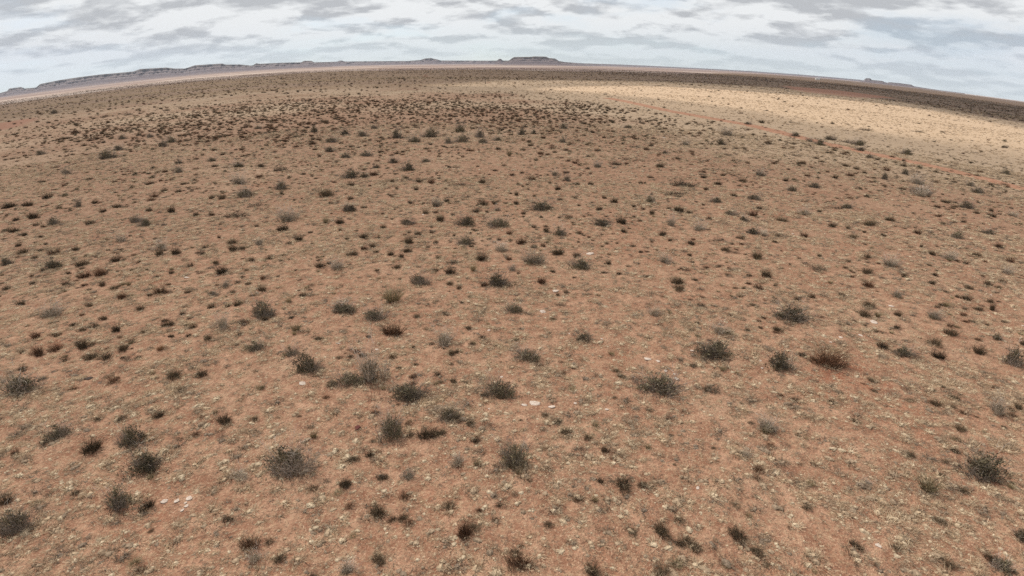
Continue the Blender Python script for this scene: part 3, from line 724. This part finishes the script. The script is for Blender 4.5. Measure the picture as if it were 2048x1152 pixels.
for i in order:
    x, y = float(sx[i]), float(sy[i]); z = float(terrain(x, y))
    px_, py_, d_ = project(x, y, z)
    if not (8 < px_ < 2040 and py_ < 1100): continue
    wm = random.choice((0.22, 0.28, 0.34, 0.42, 0.52, 0.66)) * random.uniform(0.85, 1.2); wp = wm * F / d_
    if wp > 26: wm *= 26 / wp; wp = 26
    if not min_gap_ok(px_, py_, wp): continue
    if quota > 0:
        quota -= 1
        kk = 'D' if random.random() < 0.8 else 'R'
        place_plant(kk, x, y, wm, wm * random.uniform(0.6, 0.85), px_, py_ - 4, wp)
    else:
        SMALL_REST.append((x, y, wm))

# ------------------------------------------------------------------ instanced ground cover (uncountable)
def instancer(name, pts, scl, rot, idx, meshes, label, cat):
    coll = bpy.data.collections.new(name + '_kinds')
    for k, me in enumerate(meshes):
        ob = bpy.data.objects.new('%s_kind_%02d' % (name, k), me); coll.objects.link(ob)
    me = bpy.data.meshes.new(name); me.vertices.add(len(pts)); me.vertices.foreach_set('co', np.asarray(pts, np.float32).ravel())
    a = me.attributes.new('scl', 'FLOAT_VECTOR', 'POINT'); a.data.foreach_set('vector', np.asarray(scl, np.float32).ravel())
    a = me.attributes.new('rot', 'FLOAT_VECTOR', 'POINT'); a.data.foreach_set('vector', np.asarray(rot, np.float32).ravel())
    a = me.attributes.new('idx', 'INT', 'POINT'); a.data.foreach_set('value', np.asarray(idx, np.int32))
    me.update()
    o = link(name, me, kind='stuff', label=label, category=cat)
    ng = bpy.data.node_groups.new(name + '_scatter', 'GeometryNodeTree')
    ng.interface.new_socket('Geometry', in_out='INPUT', socket_type='NodeSocketGeometry')
    ng.interface.new_socket('Geometry', in_out='OUTPUT', socket_type='NodeSocketGeometry')
    N = ng.nodes
    gi = N.new('NodeGroupInput'); go = N.new('NodeGroupOutput'); ip = N.new('GeometryNodeInstanceOnPoints'); ci = N.new('GeometryNodeCollectionInfo')
    ci.inputs['Collection'].default_value = coll; ci.inputs['Separate Children'].default_value = True; ci.inputs['Reset Children'].default_value = True
    def na(nm, ty):
        n_ = N.new('GeometryNodeInputNamedAttribute'); n_.data_type = ty; n_.inputs['Name'].default_value = nm
        return n_.outputs[0]
    L = ng.links
    L.new(gi.outputs[0], ip.inputs['Points']); L.new(ci.outputs[0], ip.inputs['Instance'])
    ip.inputs['Pick Instance'].default_value = True
    L.new(na('idx', 'INT'), ip.inputs['Instance Index']); L.new(na('scl', 'FLOAT_VECTOR'), ip.inputs['Scale'])
    er = N.new('FunctionNodeEulerToRotation'); L.new(na('rot', 'FLOAT_VECTOR'), er.inputs[0]); L.new(er.outputs[0], ip.inputs['Rotation'])
    L.new(ip.outputs[0], go.inputs[0])
    md = o.modifiers.new('scatter', 'NODES'); md.node_group = ng
    return o
STONES = [  # region, x, y, w, h, label
 ('A', 960, 715, 50, 18, 'white slab with pointed ends, leftmost of the lower left stones'), ('A', 1035, 712, 34, 28, 'largest rounded white slab of the lower left stones'),
 ('A', 1105, 697, 46, 25, 'tilted white slab, farthest right of the lower left stones'), ('A', 1085, 722, 22, 16, 'small white stone between the rounded and tilted slabs lower left'),
 ('A', 1090, 742, 26, 17, 'white stone second lowest of the lower left group'), ('A', 1065, 765, 25, 20, 'lowest white stone of the lower left group'),
 ('A', 1770, 36, 50, 20, 'pale oblong stone up-left of the biggest lower left bush'),
 ('B', 1108, 156, 56, 15, 'long flat white slab, leftmost of the central slabs'), ('B', 1168, 142, 70, 30, 'biggest crumpled white slab below the squat bush at centre'),
 ('B', 1268, 165, 46, 22, 'cream slab right of the biggest central slab'), ('B', 1405, 140, 22, 12, 'small pale stone right of the cream central slab'), ('B', 1590, 185, 28, 11, 'small white stone midway to the long low bush'),
 ('B', 900, 176, 15, 9, 'tiny white chip left of the central slabs'), ('C', 140, 637, 26, 17, 'lone white stone on the lower right centre plain'), ('C', 1195, 975, 38, 36, 'white lumpy stone at the bottom right'),
 ('E', 515, 147, 18, 8, 'tiny white stone among far shrubs above centre'), ('E', 1490, 375, 50, 12, 'thin pale slab above the wide bush up-right of centre'), ('E', 1290, 592, 42, 22, 'white rock beside a dead mat right of the purplish bush'),
 ('E', 1215, 712, 46, 16, 'pale flat stone below the middle of the photo'), ('E', 900, 822, 20, 12, 'small white stone beneath the purplish bush'), ('E', 1830, 990, 52, 18, 'largest pink-white slab of the scatter right of centre'),
 ('E', 1890, 1005, 30, 14, 'second pink-white slab right of the largest one'), ('E', 1935, 1055, 24, 11, 'middle pale stone of the scatter right of centre'), ('E', 1985, 1075, 18, 12, 'small pale stone lower right in the scatter right of centre'),
 ('E', 2000, 1105, 28, 9, 'lowest pale stone of the scatter right of centre'), ('E', 975, 1090, 26, 10, 'white stone at the top of the squat central bush'), ('E', 20, 900, 30, 6, 'thin white slab in the left centre'),
 ('E', 1370, 838, 14, 8, 'tiny white chip left of a small bush right of centre'), ('E', 1560, 875, 18, 8, 'tiny white chip right of a small bush right of centre'), ('E', 245, 930, 24, 10, 'small white stone behind the tall pale-topped bush'),
 ('F', 1165, 776, 42, 17, 'brightest white slab in the right half stone scatter'), ('F', 975, 862, 26, 14, 'white stone leftmost in the right half scatter'), ('F', 1090, 850, 28, 12, 'white stone in the middle of the right half scatter'),
 ('F', 915, 893, 18, 9, 'small white stone lowest in the right half scatter'), ('F', 105, 941, 26, 10, 'white stone left of the broad twiggy bush'), ('F', 505, 997, 22, 9, 'small white stone right of the broad twiggy bush'),
 ('F', 515, 1040, 17, 11, 'small white stone below and right of the broad twiggy bush'), ('F', 1270, 675, 38, 15, 'pale grey stone among small bushes on the right'), ('F', 1855, 612, 15, 9, 'tiny white stone near bushes at the far right'),
 ('F', 2038, 797, 20, 14, 'white stone touching the right edge of the photo'), ('F', 695, 258, 17, 7, 'tiny white stone on the upper right plain'), ('F', 10, 1100, 30, 11, 'pale slab just below and left of the broad twiggy bush'),
 ('D', 1095, 508, 34, 11, 'white flat stone alone in the left half of the plain'), ('U', 1925, 806, 26, 10, 'pale stone on the far plain right of centre')]
stone_xy = np.array([ground_at(REG[q[0]][0] + q[1] / Z, REG[q[0]][1] + q[2] / Z)[:2] + (q[3] / Z,) for q in STONES])
# grass tufts
parts = []
for n_, r0, r1 in ((36000, 6, 24), (88000, 24, 50), (110000, 50, 100), (70000, 100, 230), (60000, 230, 480)):
    parts.append(np.stack(sector(n_, r0, r1, 52), 1))
tp = np.concatenate(parts)
nn = fbm(tp[:, 0] / 1.3 + 4, tp[:, 1] / 1.3 + 9, 3); n2 = fbm(tp[:, 0] / 7 + 40, tp[:, 1] / 7 + 90, 3)
keep = rng.random(len(tp)) < np.clip(0.30 + 0.62 * sstep(0.40, 0.62, nn) * (0.4 + 0.9 * sstep(0.36, 0.64, n2)), 0, 1)
keep &= np.maximum(in_poly_sd(tp[:, 0], tp[:, 1], RED1), in_poly_sd(tp[:, 0], tp[:, 1], RED2)) < 0
dtr = np.min(np.hypot(tp[:, None, 0] - tc_[None, ::4, 0], tp[:, None, 1] - tc_[None, ::4, 1]), 1)
keep &= (rng.random(len(tp)) < 1 - 0.5 * sstep(70, 140, np.hypot(tp[:, 0], tp[:, 1])) * (in_poly_sd(tp[:, 0], tp[:, 1], MEADOW) < 0))
keep &= (dtr > 1.5) | (rng.random(len(tp)) < 0.12)
for sx_, sy_, sw_ in stone_xy:          # no grass over or right in front of the bare stones
    rr_ = sw_ * math.hypot(sx_, sy_) / F * 0.75 + 0.10
    keep &= np.hypot(tp[:, 0] - sx_, (tp[:, 1] - sy_ + 0.35 * rr_)) > rr_
tp = tp[keep]
tz = terrain(tp[:, 0], tp[:, 1]) + hummock(tp[:, 0], tp[:, 1]) - 0.008
sz = np.clip(rng.lognormal(-2.38, 0.50, len(tp)), 0.035, 0.24)
tr_ = np.hypot(tp[:, 0], tp[:, 1])
sz = sz * (1 + 0.6 * sstep(30, 130, tr_) + 1.6 * sstep(190, 330, tr_))
tpx, tpy, tpd = project(tp[:, 0], tp[:, 1], tz)
vis = (tpx > 15) & (tpx < 2033) & (tpy < 1135) & (tpd > 0)
big = np.argsort(-np.where(vis, sz / tpd, 0))[:240]
mask = np.zeros(len(tp), bool); mask[big] = True
rest = ~mask
k_ = rest.sum()
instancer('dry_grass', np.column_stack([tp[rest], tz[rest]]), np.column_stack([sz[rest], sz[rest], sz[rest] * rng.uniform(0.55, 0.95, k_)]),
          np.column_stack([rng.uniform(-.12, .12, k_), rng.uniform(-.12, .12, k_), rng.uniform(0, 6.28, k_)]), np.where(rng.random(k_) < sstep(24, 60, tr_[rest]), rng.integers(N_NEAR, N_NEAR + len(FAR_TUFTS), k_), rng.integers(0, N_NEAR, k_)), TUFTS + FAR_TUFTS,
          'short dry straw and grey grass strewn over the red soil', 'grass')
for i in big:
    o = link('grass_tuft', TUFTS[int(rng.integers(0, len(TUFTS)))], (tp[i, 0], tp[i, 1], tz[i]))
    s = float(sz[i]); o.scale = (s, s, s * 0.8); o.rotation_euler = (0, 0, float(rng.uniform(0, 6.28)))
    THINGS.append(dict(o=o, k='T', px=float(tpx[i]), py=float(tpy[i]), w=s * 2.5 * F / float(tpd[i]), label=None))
# far small shrubs: those past the ones set out singly, and the scrub of the far plain
fs_x, fs_y = sector(80000, 120, 1500, 50)
n2 = fbm(fs_x / 70 + 3, fs_y / 30 + 6, 4)
fr_ = np.hypot(fs_x, fs_y)
fp = 0.22 + 0.6 * sstep(0.46, 0.60, n2) + 0.5 * np.exp(-((fr_ - 400) / 60) ** 2) * sstep(-250, -60, fs_x)
fp = fp * np.where(fr_ > 250, 1, 0.85) * (1 - 0.9 * sstep(-6, 12, in_poly_sd(fs_x, fs_y, MEADOW))) * (0.7 + 0.5 * sstep(40, 200, fs_x))
fp = np.where(np.maximum(in_poly_sd(fs_x, fs_y, RED1), -1e9) > -2, 0, fp)
kf = rng.random(len(fs_x)) < fp
fs_x, fs_y = fs_x[kf], fs_y[kf]
fw = rng.uniform(0.45, 1.25, len(fs_x))
if SMALL_REST:
    a = np.array(SMALL_REST); fs_x = np.concatenate([fs_x, a[:, 0]]); fs_y = np.concatenate([fs_y, a[:, 1]]); fw = np.concatenate([fw, a[:, 2]])
k_ = len(fs_x)
far_me = []
for kind, idxs in (('D', (0, 1, 2)), ('G', (0, 1)), ('R', (0, 1, 2))):
    for i in idxs:
        p = PROTO[kind][i]
        far_me.append(p[1] if isinstance(p, tuple) else p)
ew = 1.25
instancer('distant_scrub', np.column_stack([fs_x, fs_y, terrain(fs_x, fs_y) + hummock(fs_x, fs_y) - 0.03]), np.column_stack([fw / ew, fw / ew, fw * rng.uniform(0.5, 0.8, k_)]),
          np.column_stack([np.zeros(k_), np.zeros(k_), rng.uniform(0, 6.28, k_)]), rng.integers(0, len(far_me), k_), far_me,
          'scrub dotting the far plain below the mesas', 'scrub')
# dark dead tufts no bigger than a hand between the grasses
dx_, dy_ = sector(20000, 7, 110, 50)
kd = rng.random(len(dx_)) < np.clip(0.10 + 0.9 * sstep(0.42, 0.62, fbm(dx_ / 5 + 71, dy_ / 5 + 3, 3)), 0, 1) * np.where(np.hypot(dx_, dy_) < 45, 1.0, 0.75)
for sx_, sy_, sw_ in stone_xy: kd &= np.hypot(dx_ - sx_, dy_ - sy_) > 0.6
dx_, dy_ = dx_[kd], dy_[kd]; k_ = len(dx_); dw = rng.uniform(0.07, 0.24, k_)
instancer('dead_tufts', np.column_stack([dx_, dy_, terrain(dx_, dy_) + hummock(dx_, dy_) - 0.01]), np.column_stack([dw, dw, dw * rng.uniform(0.4, 0.8, k_)]),
          np.column_stack([np.zeros(k_), np.zeros(k_), rng.uniform(0, 6.28, k_)]), rng.integers(0, 6, k_), PROTO['D'][:2] + PROTO['M'][:2] + PROTO['R'][:1] + PROTO['S'][:1],
          'tiny dark dead tufts strewn between the grasses', 'dead grass')

# ------------------------------------------------------------------ pale stone slabs
def slab_mesh(name, seed, mat_, th=0.16):
    R = random.Random(seed); n = R.randint(8, 12); vs = []; fs = []
    rad = [R.uniform(0.32, 0.55) for _ in range(n)]
    for lvl, (z, k) in enumerate(((-0.1, 1.02), (th * 0.55, 1.0), (th, 0.86))):
        for i in range(n):
            a = 6.283 * i / n + R.uniform(-0.1, 0.1) * (lvl == 0)
            vs.append((math.cos(a) * rad[i] * k, math.sin(a) * rad[i] * k, z + R.uniform(-0.02, 0.02)))
    for l_ in range(2):
        for i in range(n):
            j = (i + 1) % n; fs.append((l_ * n + i, l_ * n + j, (l_ + 1) * n + j, (l_ + 1) * n + i))
    vs.append((R.uniform(-.1, .1), R.uniform(-.1, .1), th * 1.05)); c = len(vs) - 1
    for i in range(n): fs.append((2 * n + i, 2 * n + (i + 1) % n, c))
    fs.append(tuple(range(n - 1, -1, -1)))
    return mesh_from(name, vs, fs, mat=mat_)
def put_stone(name, px_, py_, wpx, hpx, label, cat, mat_, seed, group=None, th=0.16):
    x, y, t = ground_at(px_, py_); m = t / F; sd = math.sin(math.atan2(CAMZ, math.hypot(x, y)))
    o = link(name, slab_mesh(name, seed, mat_, th), (x, y, float(terrain(x, y) + hummock(x, y)) + 0.006))
    wx = wpx * m * 0.85; o.scale = (wx * 1.1, min(max(hpx * m / max(sd, 0.25), 0.35 * wx), 1.3 * wx), wx * 0.4)
    o.rotation_euler = (random.uniform(-.16, .16), random.uniform(-.16, .16), random.uniform(-0.3, 0.3))
    o['label'] = label; o['category'] = cat
    if group: o['group'] = group
for i, (rg, x_, y_, w_, h_, lb) in enumerate(STONES):
    put_stone('pale_stone', REG[rg][0] + x_ / Z, REG[rg][1] + y_ / Z, w_ / Z, h_ / Z, lb, 'stone', M_STONE, 900 + i, 'pale stones lying on the plain')
put_stone('dark_stone', 178, 757, 17, 9, 'flat black stone right of the broad bush at the left edge', 'stone', M_BLACK, 990, th=0.3)
put_stone('maroon_stone', 716, 858, 15, 9, 'dark maroon lump below the tall pale-topped bush', 'stone', M_MAROON, 991, th=0.4)

# ------------------------------------------------------------------ far post, earth mound and white building
x, y, t = ground_at(970.5, 168); hgt = 10.5 * t / F
def box(vs, fs, x0, x1, y0, y1, z0, z1):
    b = len(vs); vs += [(x0, y0, z0), (x1, y0, z0), (x1, y1, z0), (x0, y1, z0), (x0, y0, z1), (x1, y0, z1), (x1, y1, z1), (x0, y1, z1)]
    fs += [tuple(b + i for i in f) for f in ((0, 3, 2, 1), (4, 5, 6, 7), (0, 1, 5, 4), (1, 2, 6, 5), (2, 3, 7, 6), (3, 0, 4, 7))]
vs, fs = [], []
prev = None
for k in range(6):                                   # leaning, tapering, slightly crooked round post
    f = k / 5; rr = 0.19 * (1 - 0.35 * f)
    ring = [len(vs) + i for i in range(8)]
    for i in range(8): vs.append((math.cos(i * 0.785) * rr + 0.06 * math.sin(f * 5), math.sin(i * 0.785) * rr, f * hgt - 0.1))
    if prev: fs += [(prev[i], prev[(i + 1) % 8], ring[(i + 1) % 8], ring[i]) for i in range(8)]
    prev = ring
fs.append(tuple(prev))
link('wooden_post', mesh_from('wooden_post', vs, fs, mat=M_WOOD), (x, y, float(terrain(x, y))), label='lone dark post standing on the pale meadow below the butte', category='post')
def mound(px_, py_, wpx, hpx, label):
    x, y, t = ground_at(px_, py_); m = t / F; n = 24; vs = []; fs = []
    for a in range(9):
        f = a / 8; rr = (1 - f) * wpx * m * 0.5
        for i in range(n):
            an = 6.283 * i / n; k = 1 + 0.5 * (float(fbm(math.cos(an) * 1.5 + px_, math.sin(an) * 1.5 + f * 2, 3)) - 0.5)
            vs.append((math.cos(an) * rr * k, math.sin(an) * rr * k * 0.7, hpx * m * (f ** 0.85) * (0.9 + 0.2 * float(fbm(i * 0.4, f * 3 + px_, 2))) - 0.15))
    for a in range(8):
        for i in range(n): fs.append((a * n + i, a * n + (i + 1) % n, (a + 1) * n + (i + 1) % n, (a + 1) * n + i))
    link('earth_mound', mesh_from('earth_mound', vs, fs, True, M_MOUND), (x, y, float(terrain(x, y))), kind='structure', label=label)
mound(851, 154, 14, 6, 'pinkish earth mound amid the far scrub')
mound(976, 166, 16, 2.5, 'low earth hump beside the lone post')
x, y, t = ground_at(1635, 159.2); m = t / F
root = bpy.data.objects.new('white_building', None); col.objects.link(root); root.location = (x, y, float(terrain(x, y)) - 0.2)
root['label'] = 'tiny white building on the right horizon left of the small butte'; root['category'] = 'building'
W_, H_ = 9 * m * 0.5, 3.2 * m
vs, fs = [], []; box(vs, fs, -W_, W_, -3, 3, 0, H_); link('wall', mesh_from('wall', vs, fs, mat=M_WHITE), parent=root)
vs = [(-W_ - .3, -3.3, H_ + .01), (W_ + .3, -3.3, H_ + .01), (W_ + .3, 3.3, H_ + .01), (-W_ - .3, 3.3, H_ + .01), (-W_ - .3, 0, H_ + 1.0), (W_ + .3, 0, H_ + 1.0)]
link('roof', mesh_from('roof', vs, [(0, 1, 5, 4), (2, 3, 4, 5), (0, 4, 3), (1, 2, 5), (3, 2, 1, 0)], mat=M_ROOF), parent=root)
vs, fs = [], []; box(vs, fs, -0.5, 0.5, -3.06, -2.9, 0.1, 2.2); link('door', mesh_from('door', vs, fs, mat=M_WIN), parent=root)
vs, fs = [], []; box(vs, fs, -0.6, 0.6, -3.05, -2.9, 1.1, 2.1); wme = mesh_from('window', vs, fs, mat=M_WIN)
for k in (-0.6, 0.6): link('window', wme, (W_ * k, 0, 0), parent=root)
x2, y2, t2 = ground_at(1641, 160)
place_plant('M', x2, y2, 4.5 , 2.2, 1641, 158, 6, 'dark low bush beside the tiny white building')

# ------------------------------------------------------------------ labels that single out each plant
UNITS = ['first', 'second', 'third', 'fourth', 'fifth', 'sixth', 'seventh', 'eighth', 'ninth', 'tenth', 'eleventh', 'twelfth', 'thirteenth', 'fourteenth', 'fifteenth', 'sixteenth',
         'seventeenth', 'eighteenth', 'nineteenth']
ORD = ['nearest'] + [u + ' nearest' for u in UNITS[1:]]
for tens, tenth in (('twenty', 'twentieth'), ('thirty', 'thirtieth'), ('forty', 'fortieth'), ('fifty', 'fiftieth')):
    ORD += [tenth + ' nearest'] + ['%s-%s nearest' % (tens, u) for u in UNITS[:9]]
NOUN = {'G': 'grey-green bush', 'W': 'pale wispy bush', 'D': 'small dark bush', 'R': 'rusty brown bush', 'O': 'orange bush', 'M': 'flat blackish mat', 'S': 'spiky olive clump', 'T': 'straw grass tuft'}
CAT = {'G': 'shrub', 'W': 'shrub', 'D': 'shrub', 'R': 'shrub', 'O': 'shrub', 'M': 'dead brush', 'S': 'shrub', 'T': 'grass tuft'}
GRP = {'G': 'grey-green bushes on the plain', 'W': 'pale wispy bushes on the plain', 'D': 'small dark bushes on the plain', 'R': 'rusty brown bushes on the plain', 'O': 'orange bushes', 'M': 'flat mats of dead brush', 'S': 'spiky olive clumps', 'T': 'straw grass tufts in the foreground'}
buckets = {}
for d in THINGS:
    o = d['o']; o['category'] = CAT[d['k']]; o['group'] = GRP[d['k']]
    if d['label']:
        o['label'] = d['label']; continue
    dist, (lx, ly, sh) = min(((math.hypot(d['px'] - a[0], (d['py'] - a[1]) * 1.5), a) for a in landmarks), key=lambda q: q[0])
    dx, dy = d['px'] - lx, (d['py'] - ly) * 1.3
    side = ('right of' if dx > 0 else 'left of') if abs(dx) > abs(dy) else ('below' if dy > 0 else 'above')
    buckets.setdefault((d['k'], side, sh), []).append((dist, d))
for (k, side, sh), L in buckets.items():
    L.sort(key=lambda q: q[0])
    for i, (dist, d) in enumerate(L):
        rank = '' if len(L) == 1 else ', ' + (ORD[i] if i < len(ORD) else 'number %d' % (i + 1)) + ' one'
        d['o']['label'] = '%s%s %s the %s' % (NOUN[d['k']], rank, side, sh)

# ------------------------------------------------------------------ haze: the dry air between camera and mesas
hv, hf = [], []
box(hv, hf, -16500, 16500, -16500, 16500, float(GZ.min()) - 30, 330)
hm = bpy.data.materials.new('dry_air'); hm.use_nodes = True; t = NT(hm.node_tree)
ho = t.n('ShaderNodeOutputMaterial'); pv_ = t.n('ShaderNodeVolumePrincipled')
pv_.inputs['Color'].default_value = (0.74, 0.83, 1.0, 1); pv_.inputs['Density'].default_value = 3.0e-5
t.l(pv_.outputs[0], ho.inputs['Volume'])
link('haze', mesh_from('haze', hv, hf, mat=hm), kind='stuff', label='pale dry haze over the whole plain', category='haze')
